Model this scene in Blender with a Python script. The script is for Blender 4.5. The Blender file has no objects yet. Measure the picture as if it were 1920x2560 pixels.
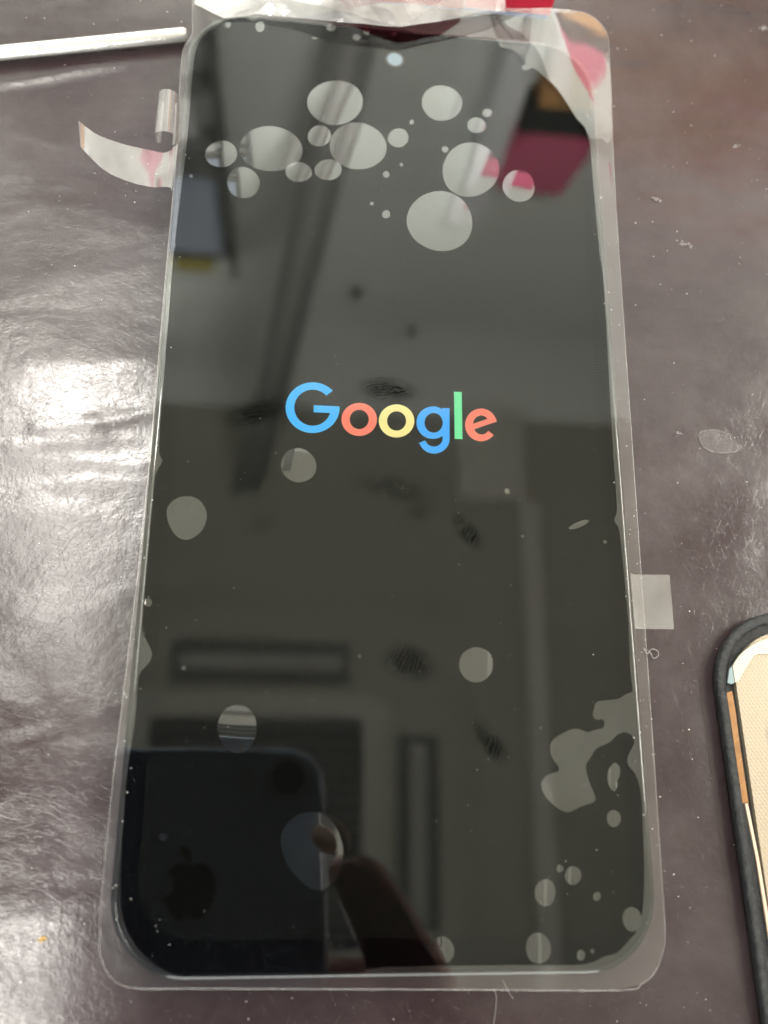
import bpy, bmesh, math, random
from mathutils import Vector, Matrix
from mathutils.geometry import delaunay_2d_cdt

S = bpy.context.scene
C = S.collection
random.seed(7)
R = math.radians
MM = 0.001

# ------------------------------------------------------------------ camera
ZS = 0.0050                      # height of the screen surface above the table
F_PX = 2174.03
CAM = Vector((-0.013693, -0.050851, 0.120269 + ZS))
ROT = (Matrix.Rotation(0.007203, 3, 'Z') @ Matrix.Rotation(-0.104603, 3, 'Y') @ Matrix.Rotation(0.295624, 3, 'X'))
cd = bpy.data.cameras.new('camera')
cd.sensor_fit = 'VERTICAL'; cd.sensor_height = 36.0; cd.sensor_width = 27.0
cd.lens = F_PX / 2560 * 36.0
cd.clip_start = 0.002; cd.clip_end = 60
cd.dof.use_dof = True; cd.dof.focus_distance = 0.132; cd.dof.aperture_fstop = 13.8
cam = bpy.data.objects.new('camera', cd); C.objects.link(cam)
m4 = ROT.to_4x4(); m4.translation = CAM; cam.matrix_world = m4
S.camera = cam

# ------------------------------------------------------------------ world and lamps
w = bpy.data.worlds.new('World'); S.world = w; w.use_nodes = True
bg = w.node_tree.nodes['Background']
bg.inputs[0].default_value = (0.95, 0.97, 1.0, 1); bg.inputs[1].default_value = 0.42

def area(name, loc, sx, sy, power, col, rot=(0, 0, 0)):
    l = bpy.data.lights.new(name, 'AREA'); l.shape = 'RECTANGLE'; l.size = sx; l.size_y = sy
    l.energy = power; l.color = col
    o = bpy.data.objects.new(name, l); C.objects.link(o); o.location = loc; o.rotation_euler = rot
    return o
CEIL = 1.905
LAMPS = [((-0.54, 0.755), 0.28, 0.21, 12.0), ((1.62, 0.45), 0.22, 1.20, 50.0), ((-0.60, -0.70), 0.28, 0.74, 23.0), ((-0.56, 0.36), 0.28, 0.50, 6.5)]  # lamps out of view, assumed from table glare and shadow direction
for (lx, ly), sx, sy, p in LAMPS:
    area('assumed_ceiling_lamp_light', (lx, ly, CEIL - 0.062), sx - 0.03, sy - 0.03, p, (1.0, 0.97, 0.90))

UPLIGHT = (0.22, 0.32, 0.12)
area('added_uplight_area', UPLIGHT, 0.50, 0.06, 62.0, (1.0, 0.98, 0.92), (R(180 - 17), 0, 0))  # added unseen uplight, brightens the wall mirrored in the screen

area('fill_panel_light', (0.2, -2.45, 0.95), 1.9, 1.1, 118.0, (0.97, 0.99, 0.95), (R(90), 0, 0))  # added fill light from behind, evens out the brightness of the wall

S.view_settings.view_transform = 'Standard'; S.view_settings.look = 'None'
S.view_settings.exposure = 0.0; S.view_settings.gamma = 1.0; S.view_settings.use_curve_mapping = False
S.render.engine = 'CYCLES'
S.cycles.use_denoising = True
S.cycles.max_bounces = 7; S.cycles.glossy_bounces = 4; S.cycles.diffuse_bounces = 3
S.cycles.use_adaptive_sampling = True; S.cycles.adaptive_threshold = 0.03
S.cycles.transparent_max_bounces = 24
S.cycles.sample_clamp_indirect = 12.0
S.cycles.caustics_reflective = False; S.cycles.caustics_refractive = False

# ------------------------------------------------------------------ helpers
def px(x, y, z=ZS):
    """photograph pixel (1920 x 2560) -> the point of the horizontal plane z it was measured on"""
    d = ROT @ Vector(((x - 960) / F_PX, -(y - 1280) / F_PX, -1.0))
    t = (z - CAM.z) / d.z
    return CAM + d * t
K = 1920 / 1659.0
def pd(x, y, z=ZS): return px(x * K, y * K, z)

def setp(o, label=None, cat=None, group=None, kind=None):
    if label: o['label'] = label
    if cat: o['category'] = cat
    if group: o['group'] = group
    if kind: o['kind'] = kind
    return o
def empty(name, loc=(0, 0, 0), rot=(0, 0, 0)):
    o = bpy.data.objects.new(name, None); C.objects.link(o); o.location = loc; o.rotation_euler = rot
    o.empty_display_size = 0.01
    return o
def link(name, me, mat=None, parent=None, smooth=False):
    o = bpy.data.objects.new(name, me); C.objects.link(o)
    if mat is not None:
        for m in (mat if isinstance(mat, (list, tuple)) else [mat]): me.materials.append(m)
    if smooth:
        for p in me.polygons: p.use_smooth = True
    if parent is not None: o.parent = parent
    return o
def mesh(name, vs, fs):
    me = bpy.data.meshes.new(name); me.from_pydata([tuple(v) for v in vs], [], fs); me.update(); return me
def frombm(name, bm):
    me = bpy.data.meshes.new(name); bm.to_mesh(me); bm.free(); return me
def fill(name, loops, z=None, zf=None, extra=()):
    """flat (or lifted) sheet inside the loops, even-odd, as a mesh"""
    pts = []; edges = []
    for lp in loops:
        b = len(pts); n = len(lp)
        pts += [Vector((p[0], p[1])) * 1000 for p in lp]
        edges.append(list(range(b, b + n)))
    pts += [Vector((p[0], p[1])) * 1000 for p in extra]
    vo, eo, fo, _, _, _ = delaunay_2d_cdt(pts, [], edges, 2, 1e-6)
    vs = [(v.x / 1000, v.y / 1000, (zf(v.x / 1000, v.y / 1000) if zf else z)) for v in vo]
    me = mesh(name, vs, [tuple(f) for f in fo])
    bm = bmesh.new(); bm.from_mesh(me)
    bmesh.ops.delete(bm, geom=[v for v in bm.verts if not v.link_faces], context='VERTS')
    for f in bm.faces:
        f.normal_update()
        if f.normal.z < 0: f.normal_flip()
    bm.to_mesh(me); bm.free()
    return me
def box(bm, x0, x1, y0, y1, z0, z1):
    r = bmesh.ops.create_cube(bm, size=1.0)
    for v in r['verts']:
        v.co = Vector(((x0 + x1) / 2 + v.co.x * (x1 - x0), (y0 + y1) / 2 + v.co.y * (y1 - y0), (z0 + z1) / 2 + v.co.z * (z1 - z0)))
    return r['verts']
def boxobj(name, x0, x1, y0, y1, z0, z1, mat, parent=None, bev=0.0):
    bm = bmesh.new(); box(bm, x0, x1, y0, y1, z0, z1)
    if bev: bmesh.ops.bevel(bm, geom=bm.edges[:], offset=bev, segments=2, affect='EDGES', profile=0.5)
    return link(name, frombm(name, bm), mat, parent)
def rrect(hx, hy, r, n=14, cx=0, cy=0):
    out = []
    for k, (sx, sy) in enumerate(((1, 1), (-1, 1), (-1, -1), (1, -1))):
        for i in range(n + 1):
            a = math.pi / 2 * (k + i / n)
            out.append((cx + sx * (hx - r) + r * math.cos(a), cy + sy * (hy - r) + r * math.sin(a)))
    return out
def stack(name, rings, mat, parent=None, smooth=False, cap_top=True, cap_bot=True, matids=None):
    """rings: list of (points2d, z); skinned between, capped"""
    vs = []; fs = []; n = len(rings[0][0])
    for pts, z in rings: vs += [(p[0], p[1], z) for p in pts]
    ids = []
    for k in range(len(rings) - 1):
        for i in range(n):
            j = (i + 1) % n
            fs.append((k * n + i, k * n + j, (k + 1) * n + j, (k + 1) * n + i)); ids.append(k)
    if cap_bot: fs.append(tuple(reversed(range(n)))); ids.append(-1)
    if cap_top: fs.append(tuple(range((len(rings) - 1) * n, len(rings) * n))); ids.append(len(rings) - 1)
    me = mesh(name, vs, fs); o = link(name, me, mat, parent)
    for p, i in zip(me.polygons, ids):
        p.use_smooth = smooth and 0 <= i < len(rings) - 1
        if matids: p.material_index = matids.get(i, 0)
    return o
def tube(bm, pts, rad, seg=8):
    """tube along points, rad scalar or list"""
    rs = rad if isinstance(rad, (list, tuple)) else [rad] * len(pts)
    pts = [Vector(p) for p in pts]; prev = None; rings = []
    for i, p in enumerate(pts):
        t = (pts[min(i + 1, len(pts) - 1)] - pts[max(i - 1, 0)]).normalized()
        u = t.cross(Vector((0, 0, 1)))
        if u.length < 1e-4: u = t.cross(Vector((1, 0, 0)))
        u.normalize(); v = u.cross(t)
        rings.append([bm.verts.new(p + (u * math.cos(2 * math.pi * k / seg) + v * math.sin(2 * math.pi * k / seg)) * rs[i]) for k in range(seg)])
    for a, b in zip(rings, rings[1:]):
        for k in range(seg): bm.faces.new((a[k], a[(k + 1) % seg], b[(k + 1) % seg], b[k]))
    bm.faces.new(list(reversed(rings[0]))); bm.faces.new(rings[-1])
def smoothloop(pts, sub=4):
    """closed Catmull-Rom through pts"""
    n = len(pts); out = []
    for i in range(n):
        p0, p1, p2, p3 = (pts[(i + k - 1) % n] for k in range(4))
        for s in range(sub):
            t = s / sub
            out.append(tuple(0.5 * (2 * b + (c - a) * t + (2 * a - 5 * b + 4 * c - d) * t * t + (3 * b - a - 3 * c + d) * t ** 3)
                             for a, b, c, d in zip(p0, p1, p2, p3)))
    return out
def smoothline(pts, sub=6):
    out = []; n = len(pts)
    for i in range(n - 1):
        p0, p1, p2, p3 = pts[max(i - 1, 0)], pts[i], pts[i + 1], pts[min(i + 2, n - 1)]
        for s in range(sub):
            t = s / sub
            out.append(tuple(0.5 * (2 * b + (c - a) * t + (2 * a - 5 * b + 4 * c - d) * t * t + (3 * b - a - 3 * c + d) * t ** 3)
                             for a, b, c, d in zip(p0, p1, p2, p3)))
    out.append(tuple(pts[-1])); return out

# ------------------------------------------------------------------ materials
def newmat(name):
    m = bpy.data.materials.new(name); m.use_nodes = True; nt = m.node_tree; nt.nodes.clear()
    out = nt.nodes.new('ShaderNodeOutputMaterial')
    return m, nt, out
def N(nt, t, **kw):
    n = nt.nodes.new(t)
    for k, v in kw.items(): setattr(n, k, v)
    return n
def math_(nt, op, a, b=None, c=None, clamp=False):
    n = nt.nodes.new('ShaderNodeMath'); n.operation = op; n.use_clamp = clamp
    for i, v in enumerate((a, b, c)):
        if v is None: continue
        if isinstance(v, (int, float)): n.inputs[i].default_value = v
        else: nt.links.new(v, n.inputs[i])
    return n.outputs[0]
def pbr(name, col, rough=0.5, metal=0.0, ior=1.45, var=0.0, scale=200.0, bump=0.0, bscale=800.0, spec=None):
    m, nt, out = newmat(name)
    b = N(nt, 'ShaderNodeBsdfPrincipled'); nt.links.new(b.outputs[0], out.inputs[0])
    b.inputs['Base Color'].default_value = (*col, 1); b.inputs['Roughness'].default_value = rough
    b.inputs['Metallic'].default_value = metal; b.inputs['IOR'].default_value = ior
    if spec is not None: b.inputs['Specular IOR Level'].default_value = spec
    tc = N(nt, 'ShaderNodeTexCoord')
    if var:
        n = N(nt, 'ShaderNodeTexNoise'); n.inputs['Scale'].default_value = scale; n.inputs['Detail'].default_value = 5
        nt.links.new(tc.outputs['Object'], n.inputs['Vector'])
        mr = N(nt, 'ShaderNodeMapRange'); mr.inputs[1].default_value = 0.3; mr.inputs[2].default_value = 0.7
        mr.inputs[3].default_value = 1 - var; mr.inputs[4].default_value = 1 + var
        nt.links.new(n.outputs[0], mr.inputs[0])
        mx = N(nt, 'ShaderNodeVectorMath', operation='SCALE'); mx.inputs[0].default_value = col
        nt.links.new(mr.outputs[0], mx.inputs['Scale']); nt.links.new(mx.outputs[0], b.inputs['Base Color'])
    if bump:
        n = N(nt, 'ShaderNodeTexNoise'); n.inputs['Scale'].default_value = bscale; n.inputs['Detail'].default_value = 4
        nt.links.new(tc.outputs['Object'], n.inputs['Vector'])
        bp = N(nt, 'ShaderNodeBump'); bp.inputs['Strength'].default_value = bump; bp.inputs['Distance'].default_value = 0.0003
        nt.links.new(n.outputs[0], bp.inputs['Height']); nt.links.new(bp.outputs[0], b.inputs['Normal'])
    return m

def schlick(nt, faces, normal=None):
    """reflectance of so many plastic-air faces"""
    g = N(nt, 'ShaderNodeNewGeometry')
    d = N(nt, 'ShaderNodeVectorMath', operation='DOT_PRODUCT')
    nt.links.new(g.outputs['Incoming'], d.inputs[0]); nt.links.new(normal or g.outputs['Normal'], d.inputs[1])
    c = math_(nt, 'ABSOLUTE', d.outputs['Value'])
    q = math_(nt, 'POWER', math_(nt, 'SUBTRACT', 1.0, c, clamp=True), 5.0)
    f = math_(nt, 'MULTIPLY_ADD', q, 0.957, 0.043)
    # several faces of one thin sheet: 1-(1-F)^n
    return math_(nt, 'SUBTRACT', 1.0, math_(nt, 'POWER', math_(nt, 'SUBTRACT', 1.0, f), float(faces)))

def film_mat(name, faces, haze=0.0, rough=0.015, tint=(1, 1, 1), wav=0.0, wscale=60.0, smudges=()):
    m, nt, out = newmat(name)
    tc = N(nt, 'ShaderNodeTexCoord')
    nrm = None
    if wav:
        n = N(nt, 'ShaderNodeTexNoise'); n.inputs['Scale'].default_value = wscale; n.inputs['Detail'].default_value = 1.5
        nt.links.new(tc.outputs['Object'], n.inputs['Vector'])
        bp = N(nt, 'ShaderNodeBump'); bp.inputs['Strength'].default_value = 1.0; bp.inputs['Distance'].default_value = wav
        nt.links.new(n.outputs[0], bp.inputs['Height']); nrm = bp.outputs[0]
    fac = schlick(nt, faces)
    if smudges:
        nn = N(nt, 'ShaderNodeTexNoise'); nn.inputs['Scale'].default_value = 420; nn.inputs['Detail'].default_value = 5; nn.inputs['Roughness'].default_value = 0.7
        nt.links.new(tc.outputs['Object'], nn.inputs['Vector'])
        patch = math_(nt, 'MULTIPLY_ADD', nn.outputs[0], 5.5, -1.75, clamp=True)
        dark = None
        for wang in (20, 70):
            part = None
            for (cx, cy, rx, ry, ang, wa, amt) in smudges:
                if wa != wang: continue
                mp = N(nt, 'ShaderNodeMapping', vector_type='TEXTURE')
                mp.inputs['Location'].default_value = (cx, cy, 0); mp.inputs['Rotation'].default_value = (0, 0, ang)
                mp.inputs['Scale'].default_value = (rx * 1.25, ry * 1.35, 1e6)
                nt.links.new(tc.outputs['Object'], mp.inputs['Vector'])
                ln = N(nt, 'ShaderNodeVectorMath', operation='LENGTH'); nt.links.new(mp.outputs[0], ln.inputs[0])
                e = math_(nt, 'MULTIPLY', math_(nt, 'MULTIPLY', math_(nt, 'SUBTRACT', 1.2, ln.outputs['Value'], clamp=True), 1.3, clamp=True), amt)
                part = e if part is None else math_(nt, 'MAXIMUM', part, e)
            m2 = N(nt, 'ShaderNodeMapping'); m2.inputs['Rotation'].default_value = (0, 0, R(wang))
            nt.links.new(tc.outputs['Object'], m2.inputs['Vector'])
            wv = N(nt, 'ShaderNodeTexWave'); wv.inputs['Scale'].default_value = 620; wv.inputs['Distortion'].default_value = 11.0
            wv.inputs['Detail'].default_value = 1.0; wv.inputs['Detail Scale'].default_value = 0.6
            nt.links.new(m2.outputs[0], wv.inputs['Vector'])
            v = math_(nt, 'MULTIPLY', math_(nt, 'MULTIPLY', part, patch), math_(nt, 'MULTIPLY_ADD', wv.outputs['Fac'], 0.5, 0.5))
            dark = v if dark is None else math_(nt, 'MAXIMUM', dark, v)
        fac = math_(nt, 'MULTIPLY', fac, math_(nt, 'SUBTRACT', 1.0, dark, clamp=True))
    tr = N(nt, 'ShaderNodeBsdfTransparent'); tr.inputs[0].default_value = (*tint, 1)
    gl = N(nt, 'ShaderNodeBsdfGlossy'); gl.inputs['Roughness'].default_value = rough
    if nrm: nt.links.new(nrm, gl.inputs['Normal'])
    base = tr.outputs[0]
    if haze:
        df = N(nt, 'ShaderNodeBsdfDiffuse'); df.inputs[0].default_value = (0.85, 0.83, 0.82, 1)
        mh = N(nt, 'ShaderNodeMixShader')
        hz = N(nt, 'ShaderNodeTexNoise'); hz.inputs['Scale'].default_value = 180; hz.inputs['Detail'].default_value = 4
        nt.links.new(tc.outputs['Object'], hz.inputs['Vector'])
        nt.links.new(math_(nt, 'MULTIPLY', hz.outputs[0], 2 * haze, clamp=True), mh.inputs[0])
        nt.links.new(base, mh.inputs[1]); nt.links.new(df.outputs[0], mh.inputs[2]); base = mh.outputs[0]
    mx = N(nt, 'ShaderNodeMixShader'); nt.links.new(fac, mx.inputs[0])
    nt.links.new(base, mx.inputs[1]); nt.links.new(gl.outputs[0], mx.inputs[2])
    nt.links.new(mx.outputs[0], out.inputs[0])
    return m
def emit(name, col, s=1.0):
    m, nt, out = newmat(name); e = N(nt, 'ShaderNodeEmission')
    tc = N(nt, 'ShaderNodeTexCoord'); n = N(nt, 'ShaderNodeTexNoise'); n.inputs['Scale'].default_value = 5000
    nt.links.new(tc.outputs['Object'], n.inputs['Vector'])
    sc = N(nt, 'ShaderNodeVectorMath', operation='SCALE'); sc.inputs[0].default_value = col
    nt.links.new(math_(nt, 'MULTIPLY_ADD', n.outputs[0], 0.12, 0.94), sc.inputs['Scale'])
    nt.links.new(sc.outputs[0], e.inputs[0]); e.inputs[1].default_value = s
    nt.links.new(e.outputs[0], out.inputs[0]); return m

M_black = pbr('glued_black_glass', (0.0008, 0.0008, 0.0009), 0.4, spec=0.0)
M_bevel = pbr('black_glass_rim', (0.004, 0.004, 0.0045), 0.06, ior=1.5)
M_panel = pbr('display_panel_dark', (0.0024, 0.0026, 0.0023), 0.4, spec=0.0)
M_body = pbr('black_plastic', (0.012, 0.012, 0.013), 0.45, var=0.2)

def smudge(x, y, rx, ry, ang, wa, amt=0.98):
    p = pd(x, y); return (p.x, p.y, rx * MM, ry * MM, R(ang), wa, amt)
SM = [smudge(838, 842, 3.6, 1.5, -5, 70), smudge(560, 890, 4.2, 1.7, 20, 70), smudge(640, 880, 2.6, 2.4, 0, 70, .45),
      smudge(850, 1055, 4.6, 1.6, -12, 70, .65), smudge(905, 1105, 2.2, 1.4, 30, 20, .4), smudge(1010, 1150, 2.6, 1.1, -50, 20),
      smudge(565, 1130, 1.6, 1.2, 10, 20, .4), smudge(883, 1432, 3.1, 1.9, -15, 20, .85), smudge(1060, 1605, 2.9, 1.1, -52, 20)]
M_film = film_mat('clear_film_stuck_down', 1, rough=0.0, smudges=SM)
M_free = film_mat('clear_film_loose', 2.0, haze=0.012, rough=0.03, wav=0.00006, wscale=110)
M_corner = film_mat('film_leaf', 2, haze=0.02, rough=0.01)
M_bub = film_mat('air_pocket', 3, rough=0.0)
M_tab = film_mat('clear_film_tab', 3, haze=0.10, rough=0.09)
M_flap = film_mat('crumpled_film', 3, haze=0.30, rough=0.10, wav=0.00035, wscale=90)
M_edge = film_mat('film_cut_edge', 2, haze=0.12, rough=0.2)

# ------------------------------------------------------------------ table
def table_mat():
    m, nt, out = newmat('scratched_plum_table_top')
    b = N(nt, 'ShaderNodeBsdfPrincipled'); nt.links.new(b.outputs[0], out.inputs[0])
    tc = N(nt, 'ShaderNodeTexCoord'); O = tc.outputs['Object']
    def noise(scale, detail=4, rough=0.55, dist=0.0, vec=None):
        n = N(nt, 'ShaderNodeTexNoise'); n.inputs['Scale'].default_value = scale; n.inputs['Detail'].default_value = detail
        n.inputs['Roughness'].default_value = rough; n.inputs['Distortion'].default_value = dist
        nt.links.new(vec or O, n.inputs['Vector']); return n.outputs[0]
    def mapping(rot=(0, 0, 0), sc=(1, 1, 1)):
        mp = N(nt, 'ShaderNodeMapping', vector_type='TEXTURE'); mp.inputs['Rotation'].default_value = rot
        mp.inputs['Scale'].default_value = tuple(1 / v for v in sc)
        nt.links.new(O, mp.inputs['Vector']); return mp.outputs[0]
    dust = math_(nt, 'MULTIPLY_ADD', noise(34, 8, 0.70, 0.25), 2.6, -1.05, clamp=True)
    fine = math_(nt, 'MULTIPLY_ADD', noise(420, 5, 0.6), 4.0, -2.1, clamp=True)
    mixd = math_(nt, 'MULTIPLY', math_(nt, 'MAXIMUM', math_(nt, 'MULTIPLY', dust, 0.7), math_(nt, 'MULTIPLY', fine, dust)), 0.14, clamp=True)
    col = N(nt, 'ShaderNodeMix', data_type='RGBA'); col.inputs[6].default_value = (0.029, 0.0182, 0.0206, 1); col.inputs[7].default_value = (0.34, 0.31, 0.31, 1)
    nt.links.new(mixd, col.inputs[0]); nt.links.new(col.outputs[2], b.inputs['Base Color'])
    ro = math_(nt, 'MULTIPLY_ADD', noise(70, 7, 0.68, 0.3), 0.25, 0.02)
    nt.links.new(math_(nt, 'MULTIPLY_ADD', dust, 0.08, ro), b.inputs['Roughness'])
    b.inputs['IOR'].default_value = 1.5
    # relief: swell of the sheet, pimples, fine scratches
    h = math_(nt, 'MULTIPLY', noise(1.0, 2, 0.5, 0.5, mapping((0, 0, R(7)), (30, 62, 1))), 0.50)
    h = math_(nt, 'MULTIPLY_ADD', noise(300, 6, 0.65), 0.050, h)
    for k, (ang, amt) in enumerate(((15, .004), (62, .0045), (108, .004), (150, .0045), (-12, .004))):
        ln = noise(1.0, 3, 0.6, 0.3, mapping((0, 0, R(ang)), (260, 4200, 1)))
        h = math_(nt, 'MULTIPLY_ADD', math_(nt, 'MULTIPLY_ADD', ln, 6.0, -3.55, clamp=True), amt, h)
    bp = N(nt, 'ShaderNodeBump'); bp.inputs['Strength'].default_value = 1.0; bp.inputs['Distance'].default_value = 0.0011
    nt.links.new(h, bp.inputs['Height']); nt.links.new(bp.outputs[0], b.inputs['Normal'])
    return m
M_table = table_mat()

def gauss(d, s): return math.exp(-(d / s) ** 2)
CREASES = []
for a_, b_, hh_, sd_ in (((75, 925), (200, 908), .09, 1.0), ((200, 908), (335, 888), .11, 1.1), ((20, 970), (220, 938), .05, .8), ((118, 1480), (108, 1640), .05, .8), ((0, 1620), (220, 1545), .04, .9),
                          ((60, 800), (330, 770), .06, 2.2), ((0, 1985), (240, 1945), .07, 2.4), ((30, 1330), (250, 1290), .05, 1.6), ((0, 640), (320, 575), .05, 1.8)):
    p_, q_ = pd(*a_, 0), pd(*b_, 0); CREASES.append(((p_.x * 1000, p_.y * 1000), (q_.x * 1000, q_.y * 1000), hh_, sd_))
RIDGE = [px(0, 196, 0), px(350, 156, 0)]
def table_h(x, y):
    """the warp of the table's covering sheet, in metres"""
    X, Y = x * 1000, y * 1000
    h = 0
    left = 1 / (1 + math.exp((X + 33) / 2.5))
    near = gauss(X + 45, 60) * gauss(Y, 110)
    h += 0.10 * math.sin(Y / 9.5 + 0.9 * math.sin(X / 23.) + 0.4) * left * near
    h += 0.07 * math.sin(Y / 4.6 + X / 31. + 1.1 * math.sin(X / 11.)) * left * near * gauss(Y - 12, 26)
    for (x0, y0), (x1, y1), hh, sd in CREASES:
        dx, dy = x1 - x0, y1 - y0; L2 = dx * dx + dy * dy
        t = ((X - x0) * dx + (Y - y0) * dy) / L2
        tt = min(1, max(0, t)); cx, cy = x0 + dx * tt, y0 + dy * tt + .35 * math.sin(X / 3.1)
        h += hh * gauss(math.hypot(X - cx, Y - cy), sd)
    a, b = RIDGE
    t = (b - a).normalized(); nrm = Vector((-t.y, t.x, 0))
    d = (Vector((x, y, 0)) - a).dot(nrm) * 1000 + 0.5 * math.sin(X / 6)
    h += 0.28 * gauss(d, 1.1) / (1 + math.exp((X + 44) / 2))
    return h * MM
def axis(lo, hi, clo, chi, step):
    a = [clo + (chi - clo) * i / round((chi - clo) / step) for i in range(round((chi - clo) / step) + 1)]
    pre = [lo + (clo - lo) * i / 8 for i in range(8)]; post = [chi + (hi - chi) * (i + 1) / 8 for i in range(8)]
    return pre + a + post
xs = axis(-0.9, 0.9, -0.085, 0.085, 0.0009); ys = axis(-0.6, 0.75, -0.095, 0.105, 0.0009)
vs = [(x, y, table_h(x, y) - 0.0003) for y in ys for x in xs]
nx = len(xs)
fs = [(j * nx + i, j * nx + i + 1, (j + 1) * nx + i + 1, (j + 1) * nx + i) for j in range(len(ys) - 1) for i in range(nx - 1)]
setp(link('table_top', mesh('table_top', vs, fs), M_table, smooth=True), kind='structure')

# ------------------------------------------------------------------ room seen in the screen
M_ceil = pbr('ceiling_paint', (0.39, 0.39, 0.33), 0.8, var=0.05, scale=3)
M_wall = pbr('wall_paint', (0.80, 0.83, 0.78), 0.8, var=0.04, scale=3)
M_white = pbr('white_plastic', (0.75, 0.75, 0.72), 0.5)
M_dim = pbr('grey_plastic', (0.16, 0.16, 0.15), 0.6)
M_dark = pbr('dark_plastic', (0.035, 0.035, 0.035), 0.6)
setp(boxobj('ceiling', -4, 4, -4, 4, CEIL, CEIL + 0.05, M_ceil), kind='structure')
WALL = setp(boxobj('wall', -4, 4, 1.0, 1.06, -0.75, CEIL - 0.003, M_wall), kind='structure')

cv = []; cf = []; rc = .17  # curve added to soften the shading step where wall meets ceiling
for i in range(13):
    a_ = math.pi / 2 * i / 12
    for x in (-3.9, 3.9): cv.append((x, 1.0 - .002 - rc + rc * math.cos(a_), CEIL - .002 - rc + rc * math.sin(a_)))
for i in range(12): cf.append((2 * i, 2 * i + 1, 2 * i + 3, 2 * i + 2))
link('added_cove', mesh('added_cove', cv, cf), M_wall, WALL, smooth=True)
M_sur = pbr('surround_cream', (.46, .46, .40), .5); M_trim = pbr('trim_cream', (.60, .60, .53), .6); M_slot = pbr('slot_grey', (.13, .13, .12), .6); M_louv = pbr('louver_grey', (.38, .38, .35), .6)
def ac():
    t = empty('air_conditioner', (-0.085, -0.16, CEIL))
    setp(t, 'white square ceiling air conditioner with dark intake, mirrored in the lower screen', 'air conditioner')
    stack('panel', [(rrect(.47, .47, .03), -.001), (rrect(.47, .47, .03), -.022), (rrect(.455, .455, .03), -.030)], M_ceil, t)
    stack('intake_surround', [(rrect(.292, .292, .05), -.0302), (rrect(.285, .285, .05), -.040)], M_sur, t)
    g = stack('intake_grille', [(rrect(.232, .232, .01), -.0402), (rrect(.232, .232, .01), -.044)], M_dark, t)
    for k in range(15):
        y = -.21 + k * .03; boxobj('slat', -.225, .225, y - .004, y + .004, -.050, -.0442, M_dim, g)
    for k in range(4):
        a = math.pi / 2 * k
        for nm, hx, hy, z0, z1, mt in (('air_slot', .20, .047, -.0302, -.033, M_slot), ('louver', .182, .018, -.0332, -.040, M_louv)):
            o = stack(nm, [(rrect(hx, hy, .008), z0), (rrect(hx, hy, .008), z1)], mt, t)
            o.location = (-math.sin(a) * .356, math.cos(a) * .356, 0); o.rotation_euler = (0, 0, a)
ac()
tr = setp(boxobj('ceiling_trim', .528, .575, -2.2, .600, CEIL - .03, CEIL - .0005, M_trim), 'pale trim strip along the ceiling mirrored on the right of the screen', 'trim')
setp(boxobj('ceiling_vent', .372, .545, .603, .845, CEIL - .03, CEIL - .0005, M_trim, bev=.006), 'pale square ceiling panel mirrored beside the last letter', 'panel')
for i, ((lx, ly), sx, sy, p) in enumerate(LAMPS):
    t = empty('assumed_ceiling_lamp', (lx, ly, CEIL))
    setp(t, ('assumed short bright ceiling lamp nearest the wall, glaring on the table left of the word', 'assumed long ceiling lamp over the right of the table', 'assumed ceiling lamp behind the photographer, glaring at the lower left', 'assumed dimmer ceiling lamp left of the air conditioner')[i], 'lamp')
    boxobj('housing', -sx / 2, sx / 2, -sy / 2, sy / 2, -.055, -.001, M_white, t)
def fill_panel():  # unseen frame dressing the added fill light, not a known opening
    t = setp(empty('fill_panel', (.2, -2.5, .35)), 'unseen framed light panel added far behind the photographer', 'fill_panel')
    for nm, x0, x1, z0, z1 in (('frame_side', -1.02, -.96, 0, 1.2), ('frame_side', .96, 1.02, 0, 1.2), ('frame_rail', -.96, .96, 0, .05), ('frame_rail', -.96, .96, 1.15, 1.2)):
        boxobj(nm, x0, x1, -.03, .03, z0, z1, M_white, t)
fill_panel()
def added_uplight():  # housing made up around the added uplight
    t = setp(empty('added_uplight', (UPLIGHT[0], UPLIGHT[1] - .03, 0)), 'long unseen uplight added behind the phone, shining up at the wall', 'lamp')
    o = boxobj('uplight_head', -.27, .27, -.03, .03, -.022, -.002, M_white, t); o.location = (0, .03, UPLIGHT[2]); o.rotation_euler = (R(-17), 0, 0)
    bm = bmesh.new(); tube(bm, [(0, 0, .01), (0, 0, .05), (0, .018, UPLIGHT[2] - .02)], .009, 10); link('stem', frombm('stem', bm), M_dim, t)
    bm = bmesh.new(); bmesh.ops.create_cone(bm, segments=28, radius1=.06, radius2=.05, depth=.014, cap_ends=True, matrix=Matrix.Translation((0, 0, .007))); link('base', frombm('base', bm), M_dim, t)
added_uplight()
def conduit():
    t = setp(empty('conduit', (0, .975, .6)), 'straight grey strut of pipes leaning from wall to ceiling, mirrored across the screen', 'pipe')
    p0, p1 = Vector((.052, .0, .20)), Vector((-.135, -.365, 1.280))
    p0 = p0 + (p0 - p1) * .0
    for dx, dy, r, mt in ((-.024, 0, .012, M_mid), (.024, 0, .012, M_mid), (0, .012, .018, M_lt)):
        bm = bmesh.new(); o_ = Vector((dx, dy, 0)); tube(bm, [p0 + o_, p1 + o_], r, 10)
        link('pipe', frombm('pipe', bm), mt, t, smooth=True)
M_mid = pbr('grey_pipe', (.30, .30, .28), .6); M_lt = pbr('light_pipe', (.42, .42, .39), .6)
conduit()
def cabinet():
    t = empty('wall_rack', (-.36, .95, .85)); setp(t, 'grey wall rack with pale boxes mirrored at the left of the screen', 'rack')
    boxobj('side', .190, .200, 0, .046, 0, .66, M_dim, t)
    boxobj('side', -.20, -.190, 0, .046, 0, .66, M_dim, t)
    for z in (.04, .15, .27, .345, .60): boxobj('board', -.190, .190, .008, .046, z, z + .012, M_mid, t)
cabinet()
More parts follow.
